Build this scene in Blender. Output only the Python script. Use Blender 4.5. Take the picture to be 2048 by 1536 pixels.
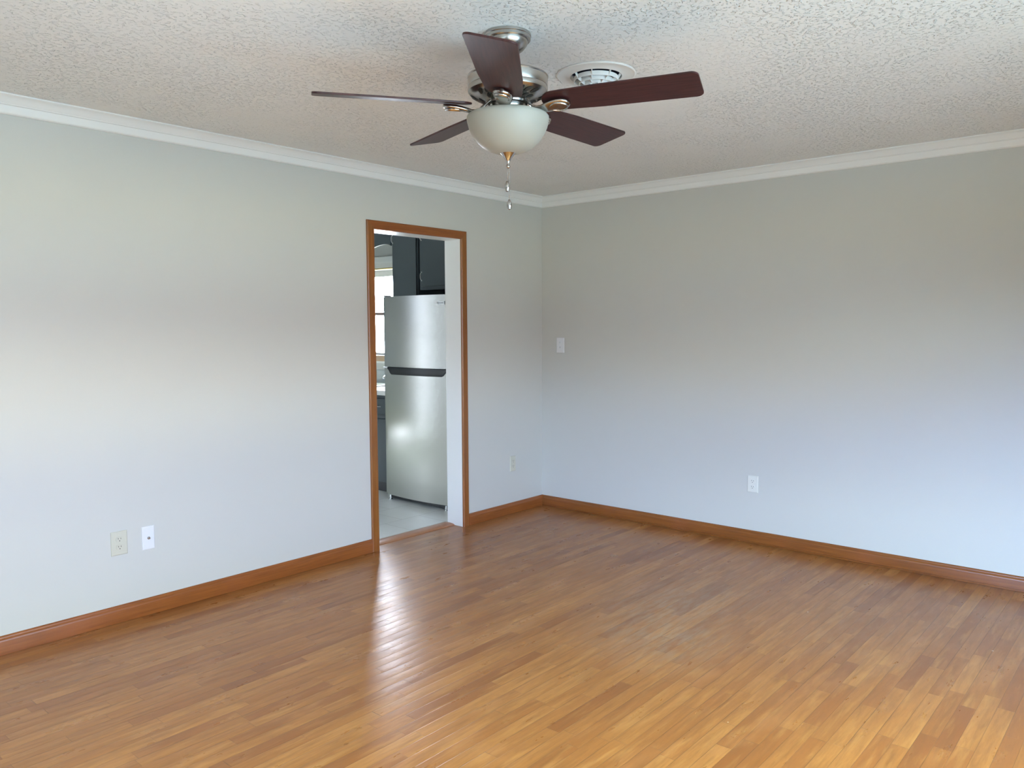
import bpy, bmesh, math, random
from mathutils import Vector, Matrix
PI = math.pi
S = bpy.context.scene
for o in list(bpy.data.objects):
    bpy.data.objects.remove(o)
C = S.collection

# ------------------------------------------------------------------ camera
F, YAW, PITCH, ROLL = 1586.61869, 0.711016556, -0.0723843432, -0.00505466765
CAM = Vector((-4.93603987, -3.93638916, 1.43568191))
fw = Vector((math.cos(YAW) * math.cos(PITCH), math.sin(YAW) * math.cos(PITCH), math.sin(PITCH)))
rt = fw.cross(Vector((0, 0, 1))).normalized()
up = rt.cross(fw)
c_, s_ = math.cos(ROLL), math.sin(ROLL)
r2, u2 = c_ * rt + s_ * up, -s_ * rt + c_ * up
cd = bpy.data.cameras.new('camera')
cam = bpy.data.objects.new('camera', cd)
C.objects.link(cam)
m = Matrix((r2, u2, -fw)).transposed().to_4x4()
m.translation = CAM
cam.matrix_world = m
cd.sensor_width = 36.0
cd.lens = F / 2048 * 36.0
cd.clip_start = 0.05
S.camera = cam

S.view_settings.view_transform = 'Standard'
S.view_settings.look = 'None'
S.view_settings.gamma = 1
S.view_settings.exposure = 0.12
S.view_settings.use_curve_mapping = False

# ------------------------------------------------------------------ world: sky over a treeline and a sunlit lawn
# radiance by elevation (sine of the angle above the horizon), as seen through the windows
FRONT = [(-1., (2.2, 3.9, 4.5)), (-.53, (2.4, 4., 4.7)), (-.47, (9., 13.2, 16.2)), (-.37, (9., 13.2, 16.2)), (-.33, (1., 1.4, 1.8)), (-.25, (1., 1.4, 1.8)),
         (-.20, (5.2, 9.2, 12.6)), (-.12, (5.6, 9., 11.5)), (-.08, (8.8, 8., 5.)), (-.02, (8.5, 7.6, 4.6)), (.01, (.8, 1.6, 6.)), (.09, (1.2, 2.2, 7.)),
         (.115, (19.6, 23.8, 26.6)), (.19, (18.8, 23., 26.)), (.22, (2., 3.4, 10.)), (.33, (2.4, 3.8, 10.)), (.37, (18.3, 22.5, 13.)), (1., (18.3, 22.5, 13.))]
SIDE = [(-1., (.2, .2, .2)), (-.02, (.2, .3, .3)), (.02, (.4, 1.3, 3.3)), (.10, (.5, 1.4, 3.5)), (.14, (16.8, 26., 45.)), (1., (16.8, 26., 45.))]
KSKY_S = 56.0
w = bpy.data.worlds.new('world'); S.world = w; w.use_nodes = True
nt = w.node_tree; nt.nodes.clear()
def N(t, **k):
    n = nt.nodes.new(t)
    for a, b in k.items(): setattr(n, a, b)
    return n
tc = N('ShaderNodeTexCoord'); sep = N('ShaderNodeSeparateXYZ')
nt.links.new(tc.outputs['Generated'], sep.inputs[0])
ns = N('ShaderNodeTexNoise'); ns.inputs['Scale'].default_value = 9; ns.inputs['Detail'].default_value = 4
nt.links.new(tc.outputs['Generated'], ns.inputs['Vector'])
def M2(op, a, b=None, c=None, clamp=False):
    n = N('ShaderNodeMath', operation=op); n.use_clamp = clamp
    for i, v in enumerate((a, b, c)):
        if v is None: continue
        if isinstance(v, (int, float)): n.inputs[i].default_value = v
        else: nt.links.new(v, n.inputs[i])
    return n.outputs[0]
def MR(v, a, b):
    n = N('ShaderNodeMapRange'); n.interpolation_type = 'SMOOTHSTEP'
    nt.links.new(v, n.inputs[0]); n.inputs[1].default_value = a; n.inputs[2].default_value = b
    return n.outputs[0]
def MX(f, a, b):
    n = N('ShaderNodeMix', data_type='RGBA')
    nt.links.new(f, n.inputs[0])
    for i, v in ((6, a), (7, b)):
        if isinstance(v, tuple): n.inputs[i].default_value = (*v, 1)
        else: nt.links.new(v, n.inputs[i])
    return n.outputs[2]
def sc(c, s): return tuple(x * s for x in c)
z = sep.outputs[2]
zn = M2('SUBTRACT', z, M2('MULTIPLY', M2('SUBTRACT', ns.outputs[0], .5), .07))
def bands(tab):
    r = N('ShaderNodeValToRGB'); nt.links.new(M2('MULTIPLY_ADD', zn, .5, .5), r.inputs[0]); e = r.color_ramp.elements
    while len(e) < len(tab): e.new(.5)
    for el, (p, c) in zip(e, tab): el.position = (p + 1) / 2; el.color = (*sc(c, .02), 1)
    n = N('ShaderNodeVectorMath', operation='SCALE'); nt.links.new(r.outputs[0], n.inputs[0]); n.inputs[3].default_value = 50.
    return n.outputs[0]
front = MX(MR(sep.outputs[0], -.92, -.78), bands(SIDE), bands(FRONT))
back = MX(MR(z, -.16, -.08), sc((.86, .93, .92), 12.0), sc((.88, .97, 1.12), KSKY_S))
kit = M2('MULTIPLY', MR(sep.outputs[1], -.05, .08), MR(sep.outputs[0], -.80, -.72))
col = MX(kit, front, back)
bg = N('ShaderNodeBackground'); out = N('ShaderNodeOutputWorld')
nt.links.new(col, bg.inputs[0]); bg.inputs[1].default_value = 1.0
nt.links.new(bg.outputs[0], out.inputs[0])
w.cycles.sampling_method = 'MANUAL'; w.cycles.sample_map_resolution = 512

# room numbers: corner of the two visible walls at the origin, room runs to -x and -y
H = 2.44
XB, YB = -5.9, -4.75           # rear walls
WT = 0.15                      # wall thickness
DX0, DX1, DH = -1.692, -0.916, 2.047   # doorway
KX, KY, KB = 0.10, 4.0, -3.2   # kitchen: sink wall x, far wall y, left wall x
WIN_F = (-5.0, -2.0, 0.62, 2.08)     # big front window on wall y=YB (x0,x1,z0,z1)
WIN_S = (-3.95, -2.2, 0.80, 2.0)        # side window on wall x=XB (y0,y1,z0,z1)
WIN_K = (1.62, 2.85, 1.163, 1.985)     # kitchen window on wall x=KX
OPEN_STREAK = (2.85, 3.03, 0.06, 2.05)       # unseen opening on wall x=KB, added to streak the refrigerator doors
OPEN_SPOT = (-2.96, -2.58, 0.02, 0.20)     # unglazed slot in the far kitchen wall, added for the refrigerator's hot spot

sd = bpy.data.lights.new('sun', 'SUN'); sd.energy = 36.; sd.angle = .01; sd.color = (1., .95, .86)
so = bpy.data.objects.new('sun', sd); C.objects.link(so); so.location = (-2, 8, 4)
so.rotation_euler = Vector((.0, -.94, -.34)).to_track_quat('-Z', 'Y').to_euler()
def portal(name, loc, size, n):
    l = bpy.data.lights.new(name, 'AREA'); l.shape = 'RECTANGLE'
    l.size, l.size_y = size
    l.cycles.is_portal = True
    o = bpy.data.objects.new(name, l); C.objects.link(o)
    o.location = loc
    o.rotation_euler = Vector(n).to_track_quat('-Z', 'Y').to_euler()
portal('window_daylight', ((WIN_F[0] + WIN_F[1]) / 2, YB - .02, (WIN_F[2] + WIN_F[3]) / 2), (WIN_F[1] - WIN_F[0], WIN_F[3] - WIN_F[2]), (0, 1, 0))
portal('window_daylight', (XB - .02, (WIN_S[0] + WIN_S[1]) / 2, (WIN_S[2] + WIN_S[3]) / 2), (WIN_S[1] - WIN_S[0], WIN_S[3] - WIN_S[2]), (1, 0, 0))
portal('window_daylight', (KX + .14, (WIN_K[0] + WIN_K[1]) / 2, (WIN_K[2] + WIN_K[3]) / 2), (WIN_K[1] - WIN_K[0], WIN_K[3] - WIN_K[2]), (-1, 0, 0))
portal('window_daylight', (KB - .14, (OPEN_STREAK[0] + OPEN_STREAK[1]) / 2, (OPEN_STREAK[2] + OPEN_STREAK[3]) / 2), (OPEN_STREAK[1] - OPEN_STREAK[0], OPEN_STREAK[3] - OPEN_STREAK[2]), (1, 0, 0))  # portal of the added streak opening

portal('window_daylight', ((OPEN_SPOT[0] + OPEN_SPOT[1]) / 2, KY + .14, (OPEN_SPOT[2] + OPEN_SPOT[3]) / 2), (OPEN_SPOT[1] - OPEN_SPOT[0], OPEN_SPOT[3] - OPEN_SPOT[2]), (0, -1, 0))  # portal of the added hot-spot slot

# ------------------------------------------------------------------ materials
def mat(name, color=(.8, .8, .8), rough=.5, metal=0., **kw):
    m = bpy.data.materials.new(name); m.use_nodes = True
    b = m.node_tree.nodes['Principled BSDF']
    b.inputs['Base Color'].default_value = (*color, 1)
    b.inputs['Roughness'].default_value = rough
    b.inputs['Metallic'].default_value = metal
    for k, v in kw.items():
        b.inputs[k.replace('_', ' ')].default_value = v
    return m
class G:                       # tiny node helper bound to a material
    def __init__(s, m):
        s.t = m.node_tree; s.b = s.t.nodes['Principled BSDF']
        s.tc = s.t.nodes.new('ShaderNodeTexCoord')
    def n(s, t, ins=None, **k):
        n = s.t.nodes.new(t)
        for a, b in k.items(): setattr(n, a, b)
        for i, v in (ins or {}).items(): s.set(n.inputs[i], v)
        return n
    def set(s, i, v):
        if isinstance(v, bpy.types.NodeSocket): s.t.links.new(v, i)
        elif isinstance(v, tuple) and len(v) == 3 and i.type == 'RGBA': i.default_value = (*v, 1)
        else: i.default_value = v
    def math(s, op, a, b=0., c=0., clamp=False):
        n = s.n('ShaderNodeMath', {0: a, 1: b, 2: c}, operation=op); n.use_clamp = clamp
        return n.outputs[0]
    def mix(s, f, a, b, blend='MIX'):
        n = s.n('ShaderNodeMix', {0: f, 6: a, 7: b}, data_type='RGBA', blend_type=blend)
        return n.outputs[2]
    def map(s, v, sc=(1, 1, 1), loc=(0, 0, 0)):
        return s.n('ShaderNodeMapping', {0: v, 1: loc, 3: sc}).outputs[0]
    def noise(s, v, scale, detail=3., rough=.5, dist=0.):
        return s.n('ShaderNodeTexNoise', {'Vector': v, 'Scale': scale, 'Detail': detail, 'Roughness': rough, 'Distortion': dist})
    def ramp(s, f, stops):
        n = s.n('ShaderNodeValToRGB', {0: f}); e = n.color_ramp.elements
        while len(e) < len(stops): e.new(.5)
        for el, (p, c) in zip(e, stops): el.position = p; el.color = (*c, 1) if len(c) == 3 else c
        return n.outputs[0]
    def mr(s, f, a, b, c=0., d=1.):
        return s.n('ShaderNodeMapRange', {0: f, 1: a, 2: b, 3: c, 4: d}).outputs[0]
    def bump(s, h, strength, dist, normal=None):
        d = {'Height': h, 'Strength': strength, 'Distance': dist}
        if normal is not None: d['Normal'] = normal
        n = s.n('ShaderNodeBump', d); s.set(s.b.inputs['Normal'], n.outputs[0]); return n.outputs[0]

def paint(name, color, rough=.55):
    m = mat(name, color, rough); g = G(m)
    v = g.tc.outputs['Object']
    a = g.noise(v, 220., 3.).outputs[0]
    g.bump(a, .10, .002)
    f = g.noise(v, 1.3, 3.).outputs[0]
    g.set(g.b.inputs['Base Color'], g.mix(g.mr(f, .3, .7), tuple(c * .985 for c in color), color))
    return m
M_wall = paint('greige wall paint', (.595, .590, .545), .5)
M_ktwall = paint('kitchen wall paint', (.60, .60, .57), .5)
M_trim = mat('white trim paint', (.82, .82, .80), .35)
M_crown = mat('white crown paint', (.86, .86, .83), .35)

def ceiling_mat():
    m = mat('stippled ceiling', (.88, .88, .86), .6); g = G(m)
    v = g.tc.outputs['Object']
    w = g.noise(v, 16., 2.)
    vv = g.n('ShaderNodeVectorMath', {0: v, 1: g.n('ShaderNodeVectorMath', {0: w.outputs[1], 3: .04}, operation='SCALE').outputs[0]}, operation='ADD').outputs[0]
    # short raised flecks of plaster, denser in some patches
    fl = g.noise(vv, 52., 2., .5, .4).outputs[0]
    ridge = g.math('SUBTRACT', 1., g.math('MULTIPLY', g.math('ABSOLUTE', g.math('SUBTRACT', fl, .5)), 13.), clamp=True)
    keep = g.mr(g.noise(v, 66., 1.).outputs[0], .50, .58)
    patch = g.mr(g.noise(v, 2.6, 2.).outputs[0], .34, .55, .35, 1.)
    fleck = g.math('MULTIPLY', g.math('MULTIPLY', ridge, keep), patch)
    fine = g.noise(v, 150., 3., .6).outputs[0]
    mid = g.noise(v, 55., 3., .6).outputs[0]
    h = g.math('ADD', g.math('ADD', g.math('MULTIPLY', fleck, 1.3), g.math('MULTIPLY', fine, .10)), g.math('MULTIPLY', mid, .30))
    g.bump(h, 1., .0036)
    return m
M_ceil = ceiling_mat()

def floor_mat():
    m = mat('oak strip floor', rough=.3); g = G(m)
    v = g.tc.outputs['Object']
    sp = g.n('ShaderNodeSeparateXYZ', {0: v}); x, y = sp.outputs[0], sp.outputs[1]
    W = .0572
    ry = g.math('DIVIDE', y, W); row = g.math('FLOOR', ry); fy = g.math('SUBTRACT', ry, row)
    h1 = g.n('ShaderNodeTexWhiteNoise', {'W': row}, noise_dimensions='1D').outputs[0]
    ln = g.math('MULTIPLY_ADD', h1, .45, .35)
    px = g.math('DIVIDE', g.math('ADD', x, g.math('MULTIPLY', h1, 37.3)), ln)
    # uneven board ends: warp x by per-row noise
    px = g.math('ADD', px, g.math('MULTIPLY', g.n('ShaderNodeTexNoise', {'Vector': g.n('ShaderNodeCombineXYZ', {0: g.math('MULTIPLY', x, .9), 1: g.math('MULTIPLY', row, 7.7), 2: 0.}).outputs[0], 'Scale': 1., 'Detail': 0.}).outputs[0], .35))
    cell = g.math('FLOOR', px); fx = g.math('SUBTRACT', px, cell)
    cid = g.n('ShaderNodeCombineXYZ', {0: cell, 1: row, 2: 0.}).outputs[0]
    wn = g.n('ShaderNodeTexWhiteNoise', {'Vector': cid}, noise_dimensions='3D')
    rnd, rc = wn.outputs[0], wn.outputs[1]
    # grain, shifted per board
    off = g.n('ShaderNodeVectorMath', {0: rc, 3: 11.}, operation='SCALE').outputs[0]
    pv = g.n('ShaderNodeVectorMath', {0: v, 1: off}, operation='ADD').outputs[0]
    cath = g.noise(g.map(pv, (1.6, 16., 1.)), 1.5, 2., .5, .4).outputs[0]
    rings = g.math('MULTIPLY_ADD', g.math('SINE', g.math('MULTIPLY', cath, 30.)), .5, .5)
    pores = g.noise(g.map(pv, (9., 170., 1.)), 4., 3., .6).outputs[0]
    streak = g.noise(g.map(pv, (1.5, 26., 1.)), 3., 3., .6).outputs[0]
    base = g.ramp(rnd, [(0., (.260, .086, .023)), (.12, (.325, .116, .031)), (.45, (.378, .147, .040)), (.8, (.416, .170, .048)), (1., (.468, .204, .062))])
    blot = g.noise(g.map(v, (1., 2., 1.)), 2.2, 3., .6).outputs[0]
    c = g.mix(g.mr(streak, .35, .75, 0., .55), base, (.265, .100, .026))
    c = g.mix(g.math('MULTIPLY', g.mr(rings, .45, 1.), g.mr(blot, .3, .7, .10, .34)), c, (.26, .105, .035))
    c = g.mix(g.mr(pores, .52, .74, 0., .42), c, (.20, .085, .030))
    c = g.mix(g.mr(blot, .55, .75, 0., .30), c, (.62, .30, .13))
    # smoky patches and darker figure that run with the grain
    kn = g.noise(g.map(pv, (2.2, 20., 1.)), 2.0, 5., .62, .5).outputs[0]
    c = g.mix(g.mr(kn, .50, .72, 0., .55), c, (.205, .078, .024))
    kl = g.noise(g.map(pv, (1.7, 13., 1.)), 2.4, 4., .6, .3).outputs[0]
    c = g.mix(g.mr(kl, .52, .72, 0., .40), c, (.56, .285, .098))
    # worn, greyed finish in the traffic lane
    def blob(cx, cy, rx, ry_):
        dx = g.math('DIVIDE', g.math('SUBTRACT', x, cx), rx); dy = g.math('DIVIDE', g.math('SUBTRACT', y, cy), ry_)
        d = g.math('SQRT', g.math('ADD', g.math('MULTIPLY', dx, dx), g.math('MULTIPLY', dy, dy)))
        return g.mr(d, 1., .15, 0., 1.)
    wear = g.math('MAXIMUM', blob(-1.35, -1.95, .75, .5), blob(-1.75, -2.1, .5, .45))
    wear = g.math('MAXIMUM', wear, g.math('MULTIPLY', blob(-1.1, -2.75, .8, .6), .35))
    wn2 = g.noise(g.map(v, (3., 14., 1.)), 3., 4., .65).outputs[0]
    wearm = g.math('MULTIPLY', wear, g.mr(wn2, .40, .62, .15, 1.), clamp=True)
    c = g.mix(g.math('MULTIPLY', wearm, .42), c, (.42, .36, .31))
    # few white scratches and paint specks
    sv = g.n('ShaderNodeTexVoronoi', {'Vector': g.map(v, (2., 2.6, 1.)), 'Scale': 1.}, feature='F1')
    c = g.mix(g.mr(sv.outputs[0], .012, .007, 0., .8), c, (.85, .8, .72))
    # joints
    ey = g.math('MINIMUM', fy, g.math('SUBTRACT', 1., fy))
    ex = g.math('MINIMUM', fx, g.math('SUBTRACT', 1., fx))
    jy = g.mr(ey, .0, .030, 1., 0.); jx = g.mr(ex, .0, .0028, 1., 0.)
    j = g.math('MAXIMUM', jy, jx)
    jn = g.mr(g.noise(g.map(v, (1.2, 9., 1.)), 2., 2.).outputs[0], .35, .65, .25, .85)
    c = g.mix(g.math('MULTIPLY', j, jn), c, (.10, .045, .018))
    g.set(g.b.inputs['Base Color'], c)
    # finish
    r = g.math('ADD', g.mr(g.noise(g.map(v, (1.5, 5., 1.)), 3., 4., .6).outputs[0], .3, .7, .26, .36), g.math('MULTIPLY', wearm, .12))
    g.set(g.b.inputs['Roughness'], r)
    g.b.inputs['Specular IOR Level'].default_value = .5
    # each strip slightly cupped and tilted
    cup = g.math('MULTIPLY', g.math('SINE', g.math('MULTIPLY', fy, PI)), .32)
    tilt = g.math('MULTIPLY', g.math('SUBTRACT', rnd, .5), g.math('MULTIPLY', fy, .75))
    big = g.noise(g.map(v, (1.4, 7., 1.)), 2.2, 2.).outputs[0]
    h = g.math('ADD', g.math('ADD', cup, tilt), g.math('MULTIPLY', big, .55))
    h = g.math('SUBTRACT', h, g.math('MULTIPLY', j, .35))
    h = g.math('ADD', h, g.math('MULTIPLY', pores, .05))
    g.bump(h, .55, .0016)
    return m
M_floor = floor_mat()

def wood_trim(name, sx, a=(.21, .060, .012), b=(.32, .100, .020), rough=.28):
    m = mat(name, a, rough); g = G(m)
    v = g.tc.outputs['Object']
    gr = g.noise(g.map(v, sx), 3., 4., .6, .3).outputs[0]
    bl = g.noise(v, 2.7, 2.).outputs[0]
    c = g.mix(g.mr(gr, .3, .7), a, b)
    c = g.mix(g.mr(bl, .5, .75, 0., .5), c, (.33, .10, .035))
    g.set(g.b.inputs['Base Color'], c)
    return m
M_wx = wood_trim('stained wood along x', (1.5, 30., 30.))
M_wy = wood_trim('stained wood along y', (30., 1.5, 30.), (.185, .054, .010), (.275, .090, .016))
M_wz = wood_trim('stained wood upright', (30., 30., 1.5), (.22, .070, .014), (.31, .118, .024))
M_thr = wood_trim('threshold wood', (1.5, 30., 30.), (.38, .16, .075), (.46, .21, .10))

def tile_mat():
    m = mat('kitchen floor tile', rough=.22); g = G(m)
    v = g.tc.outputs['Object']
    br = g.n('ShaderNodeTexBrick', {'Vector': g.map(v, (1, 1, 1), (.21, .165, 0)), 'Scale': 1., 'Mortar Size': .0025, 'Mortar Smooth': .2,
             'Brick Width': .335, 'Row Height': .335, 'Color1': (.86, .87, .84, 1), 'Color2': (.83, .84, .82, 1), 'Mortar': (.58, .57, .54, 1)})
    br.offset = .5
    n = g.noise(v, 6., 5., .6).outputs[0]
    g.set(g.b.inputs['Base Color'], g.mix(g.mr(n, .35, .65, 0., .35), br.outputs[0], (.78, .79, .76)))
    g.bump(g.math('SUBTRACT', 1., br.outputs[1]), .3, .002)
    return m
M_tile = tile_mat()
def metal(name, color, rough, aniso=0.):
    m = mat(name, color, rough, 1.0); g = G(m)
    if aniso:
        g.b.inputs['Anisotropic'].default_value = aniso
    return m
M_nick = metal('brushed nickel', (.47, .445, .415), .27)
M_nickp = metal('polished nickel', (.50, .475, .455), .19)
M_chrome = metal('chrome', (.85, .86, .88), .08)
def steel():
    m = mat('stainless steel', (.50, .50, .48), .26, 1.0); g = G(m)
    v = g.tc.outputs['Object']
    n = g.noise(g.map(v, (1, 1.5, 2500.)), 2., 2.).outputs[0]
    g.set(g.b.inputs['Roughness'], g.mr(n, .3, .7, .23, .25))
    t = g.n('ShaderNodeTangent'); t.direction_type = 'RADIAL'; t.axis = 'Z'
    g.set(g.b.inputs['Tangent'], t.outputs[0])
    g.b.inputs['Anisotropic'].default_value = .8
    g.b.inputs['Anisotropic Rotation'].default_value = 0.0
    return m
M_steel = steel()
M_black = mat('black plastic', (.012, .013, .015), .35)
M_dkgrey = mat('dark grey enamel', (.06, .06, .065), .4)
M_slate = mat('slate blue cabinet paint', (.062, .078, .088), .38)
M_slatei = mat('cabinet shadow gap', (.02, .022, .025), .6)
M_white = mat('white plastic', (.76, .77, .78), .35)
M_ivory = mat('ivory plastic', (.60, .58, .475), .35)
M_offwh = mat('off white plastic', (.74, .735, .66), .35)
M_vent = mat('white vent enamel', (.78, .77, .74), .4)
M_duct = mat('dark duct', (.015, .017, .04), .7)
M_slot = mat('slot black', (.03, .025, .02), .6)
M_counter = mat('white laminate', (.84, .83, .81), .25)
M_splash = mat('pale backsplash', (.48, .51, .51), .3)
M_brass = mat('brass rod', (.70, .55, .25), .3, 1.0)
M_sill = mat('tan window sill wood', (.48, .33, .22), .4)
M_lwood = mat('sash paint', (.72, .72, .70), .4)
def blade_mat():
    m = mat('cherry fan blade', (.06, .02, .02), .42, 0., Specular_IOR_Level=.4); g = G(m)
    v = g.tc.outputs['Object']
    n = g.noise(g.map(v, (2.5, 42., 1.)), 3., 4., .6, .2).outputs[0]
    g.set(g.b.inputs['Base Color'], g.mix(g.mr(n, .35, .65), (.030, .0085, .0085), (.066, .018, .017)))
    return m
M_blade = blade_mat()
M_bowl = mat('frosted glass shade', (.40, .40, .355), .5)
M_bowl.node_tree.nodes['Principled BSDF'].inputs['Subsurface Weight'].default_value = .12
M_bowl.node_tree.nodes['Principled BSDF'].inputs['Subsurface Radius'].default_value = (.03, .03, .025)
def glass_pane():
    m = bpy.data.materials.new('window glass'); m.use_nodes = True; t = m.node_tree; t.nodes.clear()
    a = t.nodes.new('ShaderNodeBsdfTransparent'); b = t.nodes.new('ShaderNodeBsdfGlossy'); b.inputs['Roughness'].default_value = .02
    x = t.nodes.new('ShaderNodeMixShader'); o = t.nodes.new('ShaderNodeOutputMaterial')
    x.inputs[0].default_value = .06; t.links.new(a.outputs[0], x.inputs[1]); t.links.new(b.outputs[0], x.inputs[2]); t.links.new(x.outputs[0], o.inputs[0])
    return m
M_glass = glass_pane()

# ------------------------------------------------------------------ mesh helpers
class MB:
    def __init__(s): s.bm = bmesh.new(); s.mi = 0
    def _done(s, faces):
        for f in faces: f.material_index = s.mi
    def box(s, a, b, bev=0., seg=2):
        x0, y0, z0 = [min(p, q) for p, q in zip(a, b)]; x1, y1, z1 = [max(p, q) for p, q in zip(a, b)]
        t = bmesh.new()
        r = bmesh.ops.create_cube(t, size=1.)
        for v in t.verts:
            v.co = Vector((x0 if v.co.x < 0 else x1, y0 if v.co.y < 0 else y1, z0 if v.co.z < 0 else z1))
        if bev > 0: bmesh.ops.bevel(t, geom=t.edges[:], offset=bev, segments=seg, affect='EDGES', profile=.6)
        s.merge(t); return s
    def merge(s, t, mx=None):
        if mx is not None: bmesh.ops.transform(t, matrix=mx, verts=t.verts)
        vm = {v: s.bm.verts.new(v.co) for v in t.verts}
        for f in t.faces:
            try:
                nf = s.bm.faces.new([vm[v] for v in f.verts]); nf.material_index = s.mi
            except ValueError: pass
        t.free(); return s
    def lathe(s, prof, c=(0, 0, 0), n=48, caps=False):
        t = bmesh.new(); rings = []
        for r, zz in prof:
            if r < 1e-6: rings.append([t.verts.new((c[0], c[1], c[2] + zz))])
            else: rings.append([t.verts.new((c[0] + r * math.cos(2 * PI * k / n), c[1] + r * math.sin(2 * PI * k / n), c[2] + zz)) for k in range(n)])
        for a, b in zip(rings, rings[1:]):
            for k in range(n):
                k2 = (k + 1) % n
                if len(a) == 1: t.faces.new((a[0], b[k], b[k2]))
                elif len(b) == 1: t.faces.new((a[k], b[0], a[k2]))
                else: t.faces.new((a[k], b[k], b[k2], a[k2]))
        bmesh.ops.recalc_face_normals(t, faces=t.faces)
        s.merge(t); return s
    def tube(s, pts, r, n=12, flat=None):
        t = bmesh.new(); rings = []; pts = [Vector(p) for p in pts]
        rr = r if isinstance(r, (list, tuple)) else [r] * len(pts)
        prev = None
        for i, p in enumerate(pts):
            d = (pts[min(i + 1, len(pts) - 1)] - pts[max(i - 1, 0)]).normalized()
            if prev is None:
                ref = Vector((0, 0, 1)) if abs(d.z) < .9 else Vector((1, 0, 0))
                a = d.cross(ref).normalized()
            else: a = (prev - d * prev.dot(d)).normalized()
            prev = a; b = d.cross(a)
            rings.append([t.verts.new(p + (a * math.cos(2 * PI * k / n) + b * math.sin(2 * PI * k / n)) * rr[i]) for k in range(n)])
        for a, b in zip(rings, rings[1:]):
            for k in range(n): t.faces.new((a[k], b[k], b[(k + 1) % n], a[(k + 1) % n]))
        t.faces.new(rings[0][::-1]); t.faces.new(rings[-1])
        bmesh.ops.recalc_face_normals(t, faces=t.faces)
        s.merge(t); return s
    def prism(s, poly, axis, a, b):
        """extrude 2-D polygon along axis; poly coords are the other two axes in order"""
        t = bmesh.new()
        def P(u, v, w):
            q = [u, v]; q.insert(axis, w); return Vector(q)
        A = [t.verts.new(P(u, v, a)) for u, v in poly]; B = [t.verts.new(P(u, v, b)) for u, v in poly]
        t.faces.new(A); t.faces.new(B[::-1]); n = len(A)
        for k in range(n): t.faces.new((A[k], A[(k + 1) % n], B[(k + 1) % n], B[k]))
        bmesh.ops.recalc_face_normals(t, faces=t.faces)
        s.merge(t); return s
    def obj(s, name, mats, parent=None, smooth=None, bevel=None, loc=None):
        me = bpy.data.meshes.new(name); s.bm.normal_update(); s.bm.to_mesh(me); s.bm.free()
        for mt in (mats if isinstance(mats, (list, tuple)) else [mats]): me.materials.append(mt)
        o = bpy.data.objects.new(name, me); C.objects.link(o)
        if loc: o.location = loc
        if parent is not None: o.parent = parent
        if smooth:
            for p in me.polygons: p.use_smooth = True
            try: me.set_sharp_from_angle(angle=math.radians(smooth))
            except Exception: pass
        if bevel:
            b = o.modifiers.new('bevel', 'BEVEL'); b.width = bevel; b.segments = 3; b.limit_method = 'ANGLE'; b.angle_limit = math.radians(35)
        return o
def tag(o, label=None, cat=None, group=None, kind=None):
    for k, v in (('label', label), ('category', cat), ('group', group), ('kind', kind)):
        if v: o[k] = v
    return o
def empty(name, loc, rz=0.):
    o = bpy.data.objects.new(name, None); C.objects.link(o); o.location = loc; o.rotation_euler = (0, 0, rz); o.empty_display_size = .1
    return o
def struct(o, label=None): o['kind'] = 'structure'; return o

# ------------------------------------------------------------------ room shell
def wall_hole(axis, t0, t1, a0, a1, z0, z1, holes):
    """wall slab across `axis` between t0,t1; runs a0..a1; rectangular holes (h0,h1,z0,z1)"""
    b = MB(); us = sorted({a0, a1, *[h[0] for h in holes], *[h[1] for h in holes]}); zs = sorted({z0, z1, *[h[2] for h in holes], *[h[3] for h in holes]})
    def inh(u, zz): return any(h[0] < u < h[1] and h[2] < zz < h[3] for h in holes)
    def pt(t, u, zz): return (t, u, zz) if axis == 0 else (u, t, zz)
    bm = b.bm; cache = {}
    def V(t, u, zz):
        k = (t, u, zz)
        if k not in cache: cache[k] = bm.verts.new(pt(*k))
        return cache[k]
    for i in range(len(us) - 1):
        for j in range(len(zs) - 1):
            if inh((us[i] + us[i + 1]) / 2, (zs[j] + zs[j + 1]) / 2): continue
            for t in (t0, t1):
                bm.faces.new((V(t, us[i], zs[j]), V(t, us[i + 1], zs[j]), V(t, us[i + 1], zs[j + 1]), V(t, us[i], zs[j + 1])))
            for (du, dz, e) in ((-1, 0, ((us[i], zs[j]), (us[i], zs[j + 1]))), (1, 0, ((us[i + 1], zs[j]), (us[i + 1], zs[j + 1]))), (0, -1, ((us[i], zs[j]), (us[i + 1], zs[j]))), (0, 1, ((us[i], zs[j + 1]), (us[i + 1], zs[j + 1])))):
                ii, jj = i + du, j + dz
                out_ = ii < 0 or jj < 0 or ii >= len(us) - 1 or jj >= len(zs) - 1
                if out_ or inh((us[ii] + us[ii + 1]) / 2, (zs[jj] + zs[jj + 1]) / 2):
                    (p, q), (r, s2) = e
                    bm.faces.new((V(t0, p, q), V(t0, r, s2), V(t1, r, s2), V(t1, p, q)))
    bmesh.ops.recalc_face_normals(bm, faces=bm.faces)
    return b
# living room
struct(wall_hole(1, 0., WT, XB - WT, KX + .14, 0., H, [(DX0 - .012, DX1 + .012, -.001, DH + .012)]).obj('wall_left', M_wall))
struct(wall_hole(0, 0., .12, YB - WT, 0., 0., H, []).obj('wall_right', M_wall))
struct(wall_hole(1, YB - WT, YB, XB - WT, 0., 0., H, [WIN_F]).obj('wall_front', M_wall))
struct(wall_hole(0, XB - WT, XB, YB, 0., 0., H, [WIN_S]).obj('wall_back', M_wall))
struct(MB().box((XB - .2, YB - .2, -.12), (0.12, .09, 0.)).obj('floor', M_floor))
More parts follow.
